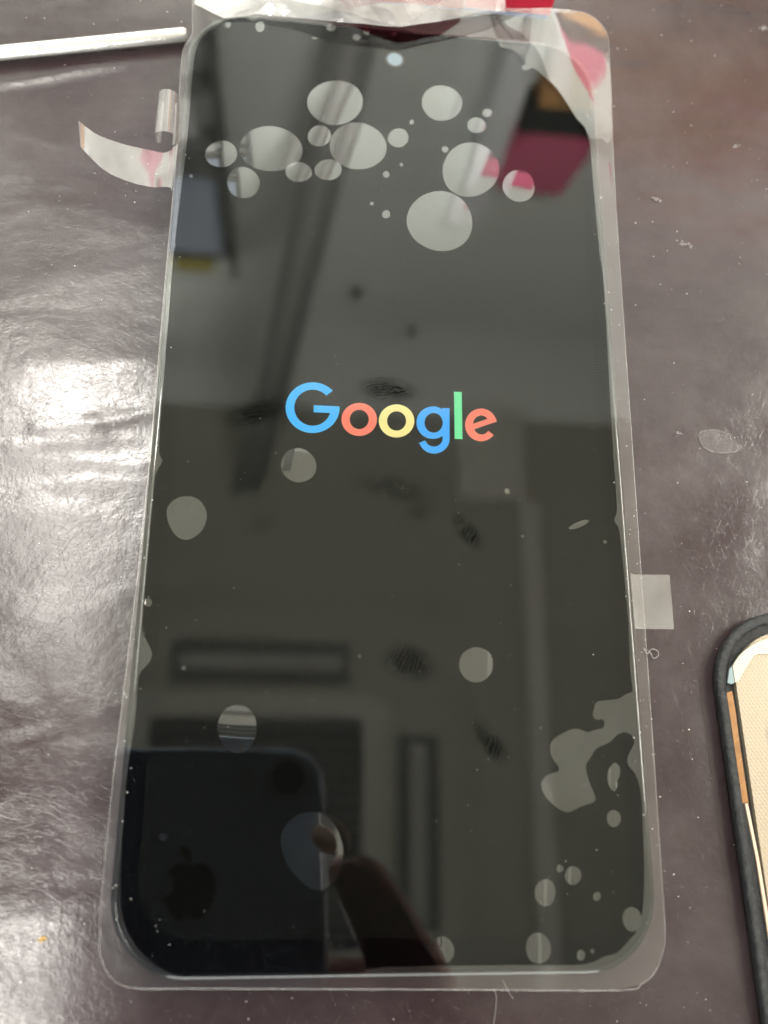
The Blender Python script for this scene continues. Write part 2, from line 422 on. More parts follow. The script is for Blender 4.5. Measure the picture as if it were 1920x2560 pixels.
M_blue = pbr('pale_blue_card', (.50, .57, .68), .6); M_yel = pbr('yellow_card', (.55, .48, .10), .6)
setp(boxobj('storage_box', -.40, -.185, .953, .995, 1.209, 1.43, M_blue), 'pale blue box on the mirrored wall rack', 'box')
setp(boxobj('storage_box', -.40, -.20, .953, .995, 1.014, 1.10, M_white), 'white box low on the mirrored wall rack', 'box')
setp(boxobj('storage_tub', -.285, -.21, .953, .995, 1.464, 1.50, M_yel), 'small yellow tub high on the mirrored wall rack', 'tub')
M_pink = pbr('pink_plastic', (.78, .17, .29), .5); M_brown = pbr('brown_card', (.72, .40, .16), .7); M_red = pbr('red_foil', (.62, .03, .06), .35, var=.15, scale=60)
def basket(pts, label):
    vs = [(x, .948, z) for x, z in pts] + [(x, .998, z) for x, z in pts]; n = len(pts)
    fs = [tuple(range(n)), tuple(reversed(range(n, 2 * n)))] + [(i, i + n, (i + 1) % n + n, (i + 1) % n) for i in range(n)]
    me = mesh('pink_basket', vs, fs); bm = bmesh.new(); bm.from_mesh(me); bmesh.ops.recalc_face_normals(bm, faces=bm.faces[:])
    bmesh.ops.bevel(bm, geom=bm.edges[:], offset=.004, segments=2, affect='EDGES'); bm.to_mesh(me); bm.free()
    setp(link('pink_basket', me, M_pink), label, 'basket')
basket([(.300, 1.160), (.306, 1.08), (.335, 1.026), (.440, 1.026), (.450, 1.07), (.432, 1.175)], 'bright pink basket mirrored at the top right of the screen')
basket([(.61, 1.10), (.60, 1.026), (1.00, 1.026), (.98, 1.10)], 'wider pink basket right of the mirrored one, tinting the table')
setp(boxobj('cardboard_box', .335, .80, .952, .998, .852, .968, M_brown), 'brown cardboard box under the dark shelf by the mirrored pink basket', 'box')
setp(boxobj('wall_shelf', .318, 1.30, .948, .998, .972, 1.022, M_dark), 'dark shelf board under the mirrored pink basket', 'shelf')
setp(boxobj('wall_post', .258, .303, .935, .998, .0, 1.26, pbr('white_gloss_paint', (.93, .94, .95), .4)), 'pale upright post mirrored beside the pink basket', 'post')
setp(boxobj('carton', 1.02, 1.30, -.35, .75, .42, .80, M_brown), 'assumed large brown carton off to the right, tinting the curled tab', 'carton')  # unseen carton added for the orange band on the curled tab
setp(boxobj('assumed_case', 1.02, 1.30, -.35, .75, .0, .418, pbr('blue_case', (.10, .16, .30), .5)), 'assumed blue case under the brown carton off to the right', 'case')  # unseen case added for the blue band on the curled tab
setp(boxobj('assumed_cupboard', .34, 1.6, .95, .998, .30, .848, M_dim), 'assumed grey cupboard on the wall under the brown box', 'cupboard')  # assumed cupboard, put in to darken the table's reflection at upper right
for (x, z) in ((.096, 1.61), (.244, 1.767)):
    bm = bmesh.new(); bmesh.ops.create_cone(bm, segments=16, radius1=.014, radius2=.010, depth=.02, cap_ends=True, matrix=Matrix.Translation((x, .989, z)) @ Matrix.Rotation(R(90), 4, 'X'))
    link('knob', frombm('knob', bm), M_dim, WALL)

# the photographing phone, right behind the lens
def photographer():
    t = empty('camera_phone'); t.matrix_world = cam.matrix_world
    setp(t, 'dark slate phone taking the picture, mirrored in the lower left of the screen', 'phone')
    M_sl = pbr('slate_phone_back', (.52, .72, .95), .25); M_lg = pbr('dark_logo_metal', (.02, .02, .02), .3); M_rg = pbr('lens_ring_metal', (.55, .60, .70), .35)
    cx, cy = 10.0 * MM - .03365, 8.8 * MM - .0692
    def rr(d): return rrect(.03365 - d, .0692 - d, .0105 - d, 12, cx, cy)
    stack('body', [(rr(.0015), .0014), (rr(.0), .0034), (rr(0), .0072), (rr(.0015), .0088)], M_sl, t, smooth=True)
    stack('lens_ring', [([(.0058 * math.cos(a), .0058 * math.sin(a)) for a in [i * math.pi / 16 for i in range(32)]], .0013), ([(.0058 * math.cos(a), .0058 * math.sin(a)) for a in [i * math.pi / 16 for i in range(32)]], .0009)], M_rg, t)
    stack('lens', [([(.0044 * math.cos(a), .0044 * math.sin(a)) for a in [i * math.pi / 16 for i in range(32)]], .0008), ([(.0044 * math.cos(a), .0044 * math.sin(a)) for a in [i * math.pi / 16 for i in range(32)]], .0006)], M_lg, t)
    stack('flash', [([(.0026 * math.cos(a) - .0105, .0026 * math.sin(a)) for a in [i * math.pi / 16 for i in range(32)]], .0013), ([(.0026 * math.cos(a) - .0105, .0026 * math.sin(a)) for a in [i * math.pi / 16 for i in range(32)]], .0010)], M_rg, t)
    # the apple-shaped emblem on the back; seen from below it is mirrored, so the bite lies at local +x... -> traced as it shows
    ap = [(0, 4.6), (1.6, 5.3), (3.4, 5.2), (4.9, 4.2), (5.6, 3.4), (4.4, 2.2), (3.9, .6), (4.3, -1.1), (5.9, -2.5), (5.0, -4.6), (3.6, -6.6), (2.2, -7.3), (.9, -6.9), (0, -6.6), (-.9, -6.9), (-2.2, -7.3), (-3.8, -6.5), (-5.2, -4.2), (-6.0, -1.2), (-5.9, 1.6), (-4.8, 3.9), (-3.2, 5.1), (-1.6, 5.2)]
    leaf = [(.1, 5.9), (.3, 7.4), (1.3, 8.8), (2.8, 9.5), (2.7, 8.1), (1.8, 6.7)]
    ex, ey = cx, -.0262
    lo = smoothloop([(-a * MM + ex, b * MM + ey) for a, b in ap], 4); le = smoothloop([(-a * MM + ex, b * MM + ey) for a, b in leaf], 4)
    me = fill('emblem', [lo, le], z=.00125)
    o = link('emblem', me, M_lg, t)
photographer()

# the hand that steadies it
def hand():
    t = empty('hand', (0, 0, 0)); setp(t, 'hand holding the photographing phone, its finger mirrored in the lower screen', 'hand')
    M_skin = pbr('skin', (.30, .115, .085), .5, var=.15, scale=300); M_nail = pbr('fingernail', (.62, .50, .42), .3)
    cz = CAM.z
    mw = cam.matrix_world
    # joints in the phone's own frame (mm): x to its right edge, y to its top, z behind the lens
    J = {'wrist': (78, -95, -8), 'palm': (58, -72, 2), 'k1': (36, -60, 4), 'k2': (46, -66, 12), 'k3': (50, -76, 14), 'k4': (48, -86, 14), 'tb': (40, -66, 14),
         'a1': (27, -45, -3), 'a2': (20.5, -32, -4), 'a3': (14, -20.5, -2),
         'b1': (32, -50, 20), 'b2': (16, -48, 22), 'b3': (6, -46, 16), 'c1': (30, -62, 21), 'c2': (14, -61, 22), 'c3': (5, -60, 16),
         'd1': (30, -75, 20), 'd2': (16, -75, 21), 'd3': (8, -74, 16), 't1': (28, -84, 20), 't2': (18, -88, 18), 't3': (10, -92, 15)}
    E = [('wrist', 'palm'), ('palm', 'k1'), ('palm', 'k2'), ('palm', 'k3'), ('palm', 'k4'), ('k1', 'a1'), ('a1', 'a2'), ('a2', 'a3'), ('k2', 'b1'), ('b1', 'b2'), ('b2', 'b3'),
         ('k3', 'c1'), ('c1', 'c2'), ('c2', 'c3'), ('k4', 'd1'), ('d1', 'd2'), ('d2', 'd3'), ('palm', 'tb'), ('tb', 't1'), ('t1', 't2'), ('t2', 't3')]
    names = list(J); vs = [mw @ (Vector(J[n]) * MM) for n in names]
    me = bpy.data.meshes.new('skin_surface'); me.from_pydata(vs, [(names.index(a), names.index(b)) for a, b in E], [])
    o = link('skin_surface', me, M_skin, t)
    sk = o.modifiers.new('skin', 'SKIN')
    for i, n in enumerate(names):
        r = {'wrist': 24, 'palm': 20}.get(n, 11 if n[0] == 'k' else 12 if n == 'tb' else 9.0 if n[1] == '1' else 8.2 if n[1] == '2' else 6.6)
        if me.skin_vertices:
            me.skin_vertices[0].data[i].radius = (r * MM, r * MM)
            me.skin_vertices[0].data[i].use_root = (n == 'palm')
    o.modifiers.new('sub', 'SUBSURF').levels = 2; o.modifiers['sub'].render_levels = 2
    tip = Vector(J['a3']) + Vector((-4.2, 4.0, -4.6))
    bm = bmesh.new(); bmesh.ops.create_uvsphere(bm, u_segments=16, v_segments=10, radius=1)
    for v in bm.verts: v.co = Vector((v.co.x * 4.2, v.co.y * 5.6, v.co.z * 1.4)) * MM
    rot = Matrix.Rotation(R(45), 4, 'Z')
    bm.transform(mw @ Matrix.Translation(tip * MM) @ rot)
    link('fingernail', frombm('fingernail', bm), M_nail, t, smooth=True)
hand()

# ------------------------------------------------------------------ the lit phone
GX, GY, GR = .03525, .07484, .0098
def phone():
    t = empty('smartphone', (0, 0, 0))
    setp(t, 'black phone with a lit colourful word on its screen, lying on the table', 'phone')
    stack('body', [(rrect(GX - .0013, GY - .0013, GR - .0013), .0002), (rrect(GX - .0006, GY - .0006, GR - .0006), .0010), (rrect(GX - .0005, GY - .0005, GR - .0005), .0034)], M_body, t, smooth=True)
    gl = stack('cover_glass', [(rrect(GX - .0004, GY - .0004, GR - .0004), .00345), (rrect(GX, GY, GR), .0038), (rrect(GX, GY, GR), .0043), (rrect(GX - .00012, GY - .00012, GR - .00012), ZS - .00028),
                               (rrect(GX - .0003, GY - .0003, GR - .0003), ZS - .00010), (rrect(GX - .0005, GY - .0005, GR - .0005), ZS - .00002), (rrect(GX - .0008, GY - .0008, GR - .0008), ZS)],
               [M_bevel, M_black], t, smooth=True, matids={6: 1})
    pn = link('display_panel', fill('display_panel', [rrect(.0320, .0710, .0072, 14, 0, .0007)], z=ZS + .00002), M_panel, t)
    # front camera
    fc = px(987, 149)
    M_fc = pbr('camera_blue_cover', (.12, .165, .21), .25); M_fr = pbr('camera_ring', (.002, .002, .002), .3)
    circ = lambda r, cx, cy, n=28: [(cx + r * math.cos(2 * math.pi * i / n), cy + r * math.sin(2 * math.pi * i / n)) for i in range(n)]
    f = link('front_camera', fill('front_camera', [circ(.00165, fc.x, fc.y)], z=ZS + .00004), M_fr, t)
    link('lens_cover', fill('lens_cover', [circ(.00128, fc.x, fc.y)], z=ZS + .00006), M_fc, f)
    # the word, letter by letter (measured in a 2.86x enlargement of the photograph)
    q = lambda x, y: px(690 + x / 2.8603, 930 + y / 2.8603)[:2]
    def ring(cx, cy, rx, ry, a0, a1, ix, iy, n=64):
        o = [(cx + rx * math.cos(R(a0 + (a1 - a0) * i / n)), cy - ry * math.sin(R(a0 + (a1 - a0) * i / n))) for i in range(n + 1)]
        i_ = [(cx + ix * math.cos(R(a0 + (a1 - a0) * i / n)), cy - iy * math.sin(R(a0 + (a1 - a0) * i / n))) for i in range(n + 1)]
        return o, i_
    def letter(loops, mat, lab, z):
        o = link('letter', fill('letter', [[q(*p) for p in l] for l in loops], z=z), mat, pn); o['label'] = lab
    zl = ZS + .00005
    B1 = emit('lit_blue', (.075, .50, 1.0)); RD = emit('lit_red', (1.0, .24, .155)); YE = emit('lit_yellow', (1.0, .86, .32)); GN = emit('lit_green', (.19, .85, .36)); B2 = emit('lit_azure', (.07, .44, 1.0))
    o, i_ = ring(262, 256, 193, 181, 42, 342, 131, 129)
    g = o + [(452, 290), (453, 247), (270, 238), (269, 289), (394, 295)] + [p for p in reversed(i_) if True]
    # outer arc from the upper terminal round to the bar's right end, bar, then the inner arc back
    oa = [p for p in ring(262, 256, 193, 181, 42, 358, 131, 129)[0]]; ia = ring(262, 256, 193, 181, 42, 342, 131, 129)[1]
    g = oa + [(453, 247), (270, 238), (269, 288), (394, 295)] + list(reversed(ia))
    letter([g], B1, 'lit blue capital letter G', zl)
    for cx, cy, mt, lab in ((595, 340, RD, 'lit red letter o'), (862, 351, YE, 'lit yellow letter o')):
        letter([ring(cx, cy, 127, 118, 0, 354.4, 68, 69)[0], ring(cx, cy, 127, 118, 0, 354.4, 68, 69)[1]], mt, lab, zl)
    # g
    outer = ring(1122, 363, 118, 116, 38, 325, 66, 70)[0]
    hook_o = [(1241 - 0, 478)] + [(1131 + 110 * math.cos(R(a)), 478 - 106 * math.sin(R(a))) for a in range(-4, -164, -6)]
    hook_i = [(1129 + 62 * math.cos(R(a)), 476 - 58 * math.sin(R(a))) for a in range(-160, -1, 6)]
    gl_ = [p for p in outer if p[0] < 1187] + [(1188, 458)] + list(reversed(hook_i))[0:0]
    body = [(1187, 258), (1241, 260)] + hook_o + [(1018, 510), (1062, 491)] + hook_i + [(1191, 470), (1190, 458)] + list(reversed([p for p in outer if p[0] < 1184])) + [(1187, 272)]
    letter([body, ring(1127, 364, 0, 0, 0, 354.4, 65, 70)[1]], B2, 'lit blue letter g', zl)
    letter([[(1272, 142), (1328, 144), (1333, 481), (1277, 479)]], GN, 'lit green letter l', zl)
    eo = ring(1466, 379, 114, 117, 14, 322, 60, 68)
    e_out = eo[0]; inner_low = ring(1470, 379, 114, 117, 213, 322, 60, 68)[1]
    e = e_out + list(reversed(inner_low)) + [(1420, 409), (1579, 355)]
    counter = [(1408, 371), (1415, 345), (1435, 322), (1460, 311), (1485, 315), (1503, 326), (1511, 336)]
    letter([e, counter], RD, 'lit orange-red letter e', zl)
phone()

# ------------------------------------------------------------------ the protective film
FILM = empty('protective_film', (0, 0, ZS)); setp(FILM, 'clear protective film with air bubbles and pull tabs covering the black phone', 'film')
def fchild(name, me, mat, smooth=False, parent=None):
    o = link(name, me, mat, None, smooth); o.parent = parent or FILM
    if o.parent == FILM: o.matrix_parent_inverse = Matrix.Translation((0, 0, -ZS))
    return o
OUT = [(485, -90), (481, 40), (481, 87), (463, 116), (455, 145), (449, 225), (446, 300), (438, 430), (414, 690), (362, 1280), (287, 1920), (255, 2238), (250, 2345), (257, 2405), (286, 2450), (340, 2470), (495, 2471), (1100, 2473), (1540, 2475), (1600, 2460), (1635, 2430), (1655, 2380), (1661, 2325), (1650, 2150), (1631, 1859), (1591, 1280), (1547, 640), (1530, 370), (1515, 139), (1507, 98), (1481, 69), (1446, 52), (1365, 42), (1262, 29), (1258, -90)]
bl = lambda x, y: (1280 + x / 3.7705, 1680 + y / 3.7705)      # the big pocket, measured in its own enlargement
BLOB = [bl(*p) for p in [(1235, 1660), (1225, 1400), (1215, 1200), (1200, 1090), (1180, 1020), (1150, 950), (1110, 910), (1085, 860), (1085, 800), (1110, 750), (1143, 680), (1140, 630), (1100, 580), (1050, 570), (990, 590), (950, 630), (910, 670), (830, 700), (780, 730), (750, 790), (715, 840), (692, 890), (705, 970), (740, 1070), (775, 1160), (782, 1200), (760, 1230), (640, 1270), (570, 1310), (520, 1322), (450, 1300), (380, 1245), (320, 1190), (280, 1110), (275, 1040), (310, 985), (370, 952), (420, 945), (438, 915), (430, 880), (400, 845), (365, 790), (355, 720), (370, 660), (420, 610), (490, 570), (560, 538), (620, 535), (680, 560), (720, 570), (770, 545), (840, 535), (865, 510), (865, 470), (840, 445), (800, 455), (765, 430), (755, 390), (770, 345), (775, 310), (800, 280), (880, 268), (960, 262), (1020, 245), (1070, 205), (1130, 190)]]
INN = [(615, 44), (597, 47), (564, 53), (533, 72), (507, 94), (494, 115), (486, 143), (482, 184), (479, 215), (477, 246), (470, 330), (463, 400), (434, 640), (425, 756), (414, 900), (405, 1010), (398, 1132), (407, 1149), (400, 1168), (389, 1190), (380, 1280), (365, 1454), (356, 1569), (365, 1598), (379, 1627), (379, 1645), (370, 1662), (350, 1682), (344, 1720), (338, 1801), (324, 1893), (315, 1949), (307, 2094), (302, 2209), (308, 2295), (338, 2362), (386, 2410), (436, 2436), (492, 2442), (840, 2441), (905, 2432), (960, 2417), (1307, 2412), (1452, 2411), (1498, 2397), (1507, 2390), (1539, 2383), (1573, 2348), (1599, 2308), (1608, 2238), (1609, 2151)] + BLOB + [(1577, 1700), (1573, 1650), (1570, 1569), (1562, 1471), (1550, 1349), (1544, 1318), (1537, 1308), (1534, 1297), (1541, 1280), (1538, 1219), (1530, 1103), (1520, 918), (1507, 698), (1498, 636), (1484, 480), (1475, 376), (1472, 359), (1458, 324), (1440, 307), (1417, 272), (1388, 231), (1359, 203), (1330, 179), (1313, 184), (1303, 179), (1303, 171), (1312, 165), (1301, 150), (1278, 130), (1252, 123), (1246, 116), (1243, 104), (1220, 95), (1186, 93), (1174, 95), (1160, 90), (1105, 88), (1044, 88), (1024, 80), (999, 73), (860, 58), (752, 49), (709, 48), (647, 45), (641, 52), (633, 55), (622, 51)]
ZF = ZS + .00012
out_w = [px(*p)[:2] for p in OUT]; inn_w = smoothloop([px(*p)[:2] for p in INN], 2)
fchild('film_sheet', fill('film_sheet', [rrect(GX - .0002, GY - .0002, GR - .0002)], z=ZF), M_film)
# the loose border of the film: it lifts at the top right corner
def ramp(v, a, b):
    """integral of a smooth step from 0 (v < a) to 1 (v > b)"""
    if v <= a: return 0.0
    if v >= b: return (b - a) / 2 + (v - b)
    t = (v - a) / (b - a); return (b - a) * (t ** 3 - t ** 4 / 2)
def sstep(v, a, b):
    t = min(1, max(0, (v - a) / (b - a))); return t * t * (3 - 2 * t)
def lift(x, y):
    """the border lies flat but stands off the glass round the top right corner"""
    z = ZF + .00006
    if y > .035 and x > .012:
        X, Y = x * 1000, y * 1000
        s_ = X + .35 * (Y - 62)
        f = .055 * (ramp(s_, 23.5, 26) - ramp(s_, 33.4, 35.0)) * sstep(Y, 50, 56)
        g = .045 * ramp(Y, 52, 57) * sstep(X, 15, 26)
        z += (f + g + .012 * math.sin(X / 2.1 + Y / 3.3) * sstep(Y, 55, 62) * sstep(X, 22, 27)) * MM
    return z
extra = []
for i in range(60):
    for j in range(60):
        u, v = .012 + .027 * i / 59, .036 + .046 * j / 59
        extra.append((u + .00003 * math.sin(i * 7 + j), v))
ring_me = fill('loose_border', [out_w, inn_w], zf=lift, extra=extra)
# loose points inside the hole of the border make no faces there
fchild('loose_border', ring_me, M_free, smooth=True)
# where it has lifted, its layers part: a second leaf over the corner
cor = [(1258, 62), (1330, 44), (1365, 43), (1446, 53), (1481, 70), (1506, 99), (1514, 139), (1528, 350), (1500, 352), (1474, 352), (1458, 322), (1440, 305), (1417, 270), (1388, 229), (1370, 210), (1345, 150), (1300, 95)]
fchild('lifted_corner', fill('lifted_corner', [smoothloop([px(*p)[:2] for p in cor], 2)], zf=lambda x, y: lift(x, y) + .00008, extra=extra), M_corner, smooth=True)
# bright cut edge of the film
bm = bmesh.new()
pts = [(p[0], p[1], lift(p[0], p[1]) + .00003) for p in smoothline([tuple(p) for p in out_w], 4)]
tube(bm, pts, .000045, 6)
fchild('cut_edge', frombm('cut_edge', bm), M_edge, smooth=True)

def bubble(outline, h=.05):
    """a shallow dome over a closed outline"""
    n = len(outline); cx = sum(p[0] for p in outline) / n; cy = sum(p[1] for p in outline) / n
    z0 = ZF + .00003; rr = (0, .3, .55, .75, .9, 1.0)
    vs = [(cx, cy, z0 + h * MM)]; fs = []
    for k, r in enumerate(rr[1:]):
        for p in outline: vs.append((cx + (p[0] - cx) * r, cy + (p[1] - cy) * r, z0 + h * MM * (1 - r * r)))
    for i in range(n): fs.append((0, 1 + i, 1 + (i + 1) % n))
    for k in range(len(rr) - 2):
        a, b = 1 + k * n, 1 + (k + 1) * n
        for i in range(n): fs.append((a + i, b + i, b + (i + 1) % n, a + (i + 1) % n))
    fchild('air_bubble', mesh('air_bubble', vs, fs), M_bub, smooth=True)
def ell(x, y, rx, ry=None, ang=0, n=36, wob=.025):
    ry = ry or rx; ph = random.uniform(0, 6); ca, sa = math.cos(R(ang)), math.sin(R(ang)); o = []
    if rx < 12: n = 18
    for i in range(n):
        a = -2 * math.pi * i / n; w_ = 1 + wob * math.sin(2 * a + ph) + wob * .6 * math.sin(3 * a + 2 * ph)
        u, v = rx * w_ * math.cos(a), ry * w_ * math.sin(a)
        p = pd(x + u * ca - v * sa, y + u * sa + v * ca); o.append((p.x, p.y))
    return o
BUB = [(724, 223, 59, 49), (954, 224, 43, 39), (1052, 245, 11, 9), (1029, 272, 20, 17), (889, 265, 5, 5), (860, 299, 22, 21), (773, 317, 61, 51), (690, 295, 25, 23), (585, 323, 68, 49), (478, 334, 34, 29), (526, 396, 35, 34), (645, 373, 28, 22), (709, 368, 29, 23), (834, 378, 7, 7), (867, 357, 4, 4), (961, 324, 7, 7), (1016, 368, 62, 58), (950, 479, 72, 64), (834, 464, 9, 9), (803, 441, 4, 4), (1120, 403, 35, 34), (645, 1006, 38, 37), (1095, 1062, 6, 6), (1128, 1159, 3, 3), (1306, 1171, 4, 4), (321, 1302, 7, 10), (1028, 1436, 36, 39), (513, 1574, 43, 51), (1325, 1768, 15, 19), (1209, 1876, 8, 8), (1237, 1891, 18, 20), (1177, 1928, 22, 30), (1289, 1936, 8, 10), (956, 2052, 24, 30), (1162, 2048, 27, 34), (1364, 1985, 20, 27), (1254, 2063, 9, 12), (1279, 2054, 4, 5), (353, 1808, 9, 9), (491, 55, 8, 7), (562, 59, 10, 12), (715, 62, 10, 8), (770, 82, 9, 7), (792, 70, 8, 7), (681, 84, 7, 3), (851, 75, 6, 5), (397, 1443, 5, 5), (413, 381, 4, 4), (777, 1418, 3, 3)]
for x, y, rx, ry in BUB:
    bubble(ell(x, y, rx, ry), h=.0016 * min(rx, 60) ** 1.15 * .42)
bubble(ell(1250, 1134, 23, 6, -22), .02)
def poly(pts, sub=3): return [tuple(p) for p in reversed(smoothloop([pd(*p)[:2] for p in pts], sub))]
bubble(poly([(404, 1072), (430, 1080), (446, 1105), (443, 1135), (425, 1158), (400, 1167), (378, 1155), (364, 1130), (361, 1100), (377, 1080)]), .022)
bubble(poly([(672, 1754), (705, 1762), (730, 1795), (741, 1838), (735, 1880), (712, 1912), (685, 1924), (658, 1910), (625, 1875), (607, 1830), (612, 1790), (640, 1762)]), .035)
bubble(poly([(1325, 1648), (1337, 1655), (1339, 1675), (1331, 1690), (1331, 1705), (1324, 1709), (1316, 1700), (1311, 1685), (1313, 1665)]), .03)

# pull tabs
def strip(name, upper, lower, zf, mat, n=24, m=8):
    U = smoothline(upper, 8); L = smoothline(lower, 8)
    def at(P, t):
        f = t * (len(P) - 1); i = min(int(f), len(P) - 2); f -= i
        return (P[i][0] * (1 - f) + P[i + 1][0] * f, P[i][1] * (1 - f) + P[i + 1][1] * f)
    vs = []; fs = []
    for i in range(n + 1):
        t = i / n; a, b = at(U, t), at(L, t)
        for j in range(m + 1):
            s = j / m; x = a[0] * (1 - s) + b[0] * s; y = a[1] * (1 - s) + b[1] * s
            vs.append(px(x, y, zf(t, s)))
    for i in range(n):
        for j in range(m):
            k = i * (m + 1) + j; fs.append((k, k + 1, k + m + 2, k + m + 1))
    me = mesh(name, vs, fs)
    return fchild(name, me, mat, smooth=True)
cr = lambda x, y: (160 + x / 4.8794, 180 + y / 4.8794)
strip('pull_tab', [cr(1395, 870), cr(1345, 905), cr(1300, 955), cr(1210, 985), cr(1040, 950), cr(850, 910), cr(630, 850), cr(380, 750), cr(175, 590)],
      [cr(1318, 1460), cr(1300, 1415), cr(1250, 1402), cr(1180, 1402), cr(1080, 1405), cr(830, 1350), cr(550, 1235), cr(370, 1090), cr(200, 910)],
      lambda t, s: ZF + (.3 + 6.0 * t ** 2.4) * MM * (1 - .15 * s), M_tab)
# rolled tab: a loop of film standing against the phone's side
def roll():
    a = px(*cr(1275, 300), ZS + .001); b = px(*cr(1232, 808), ZS + .001)
    ax = (b - a); side = Vector((-ax.y, ax.x, 0)).normalized()
    if side.x > 0: side = -side
    vs = []; fs = []; n = 30; m = 6; r = 1.75 * MM
    for j in range(m + 1):
        c = a + ax * (j / m)
        for i in range(n + 1):
            th = R(-60 + 300 * i / n)
            rr = r * (1 - .10 * i / n)
            vs.append(c - side * (rr * math.cos(th)) * (1 + .12 * j / m) + Vector((0, 0, rr * math.sin(th))))
    for j in range(m):
        for i in range(n):
            k = j * (n + 1) + i; fs.append((k, k + 1, k + n + 2, k + n + 1))
    fchild('pull_tab', mesh('pull_tab', vs, fs), M_tab, smooth=True)
roll()
strip('pull_tab', [(1576, 1436), (1674, 1437)], [(1588, 1572), (1685, 1573)], lambda t, s: ZF + (.12 + .25 * t) * MM, M_tab, 6, 6)
# crumpled flap over the top edge: facets of the folded film
FV = {'a': (484, -120, .3), 'b': (487, 12, .3), 'c': (560, 45, .5), 'd': (640, 36, .8), 'e': (745, 45, 1.3), 'f': (860, 57, 2.2), 'g': (1003, 67, 2.6), 'h': (1130, 47, 2.3), 'i': (1262, 30, 1.4), 'j': (1258, -120, 1.6),
      'k': (690, -10, 2.0), 'l': (850, 26, 3.6), 'm': (962, 5, 4.2), 'n': (1090, 13, 3.8), 'o': (1229, 26, 2.2), 'p': (800, -120, 1.2), 'q': (1050, -120, 2.0)}
FF = ['abk', 'bck', 'cdk', 'dek', 'ekl', 'efl', 'fgl', 'glm', 'gmn', 'ghn', 'hno', 'hio', 'ioj', 'onj', 'nqj', 'nmq', 'mqp', 'mlp', 'lkp', 'kap']
names = list(FV)
me = mesh('folded_flap', [px(x, y, ZF + z * MM) for x, y, z in FV.values()], [tuple(names.index(c) for c in f) for f in FF])
bm = bmesh.new(); bm.from_mesh(me)
bmesh.ops.subdivide_edges(bm, edges=bm.edges[:], cuts=2, use_grid_fill=True)
for v in bm.verts: v.co.z += .00012 * math.sin(v.co.x * 2600 + 3 * math.sin(v.co.y * 1900))
bmesh.ops.recalc_face_normals(bm, faces=bm.faces[:]); bm.to_mesh(me); bm.free()
fchild('folded_flap', me, M_flap)

# specks of dust caught on and under the film
def flake(bm, c, s, tilt=.3):
    n = random.randint(3, 5); vs = []
    a0 = random.uniform(0, 6); tx, ty = random.uniform(-tilt, tilt), random.uniform(-tilt, tilt); el = random.uniform(.5, 1)
    for i in range(n):
        a = a0 + 2 * math.pi * i / n; r = s * random.uniform(.6, 1)
        x, y = r * math.cos(a), r * el * math.sin(a)
        vs.append(bm.verts.new((c[0] + x, c[1] + y, c[2] + tx * x + ty * y)))
    top = bm.verts.new((c[0], c[1], c[2] + s * .5))
    for i in range(n): bm.faces.new((vs[i], vs[(i + 1) % n], top))
M_dust = pbr('pale_dust', (.72, .70, .67), .7)
bm = bmesh.new()
for _ in range(240):
    x, y = random.uniform(-.033, .034), random.uniform(-.072, .072)
    flake(bm, (x, y, ZF + .0001), random.choice((.03, .04, .045, .05, .065)) * MM)
for _ in range(130):
    x, y = random.choice((-.0345, .0345, .036)) + random.uniform(-.0012, .0012), random.uniform(-.07, .07)
    flake(bm, (x, y, ZF + .00012), random.choice((.05, .07, .10)) * MM)
for (x, y, s) in ((283, 1942, .10), (337, 2000, .09), (340, 2012, .07), (366, 2040, .08), (441, 1968, .08), (345, 1985, .07), (1281, 1414 / 1, .12)):
    p = pd(x, y, ZF); flake(bm, (p.x, p.y, ZF + .0001), s * MM)
o = fchild('dust_specks', frombm('dust_specks', bm), M_dust); o['kind'] = 'stuff'

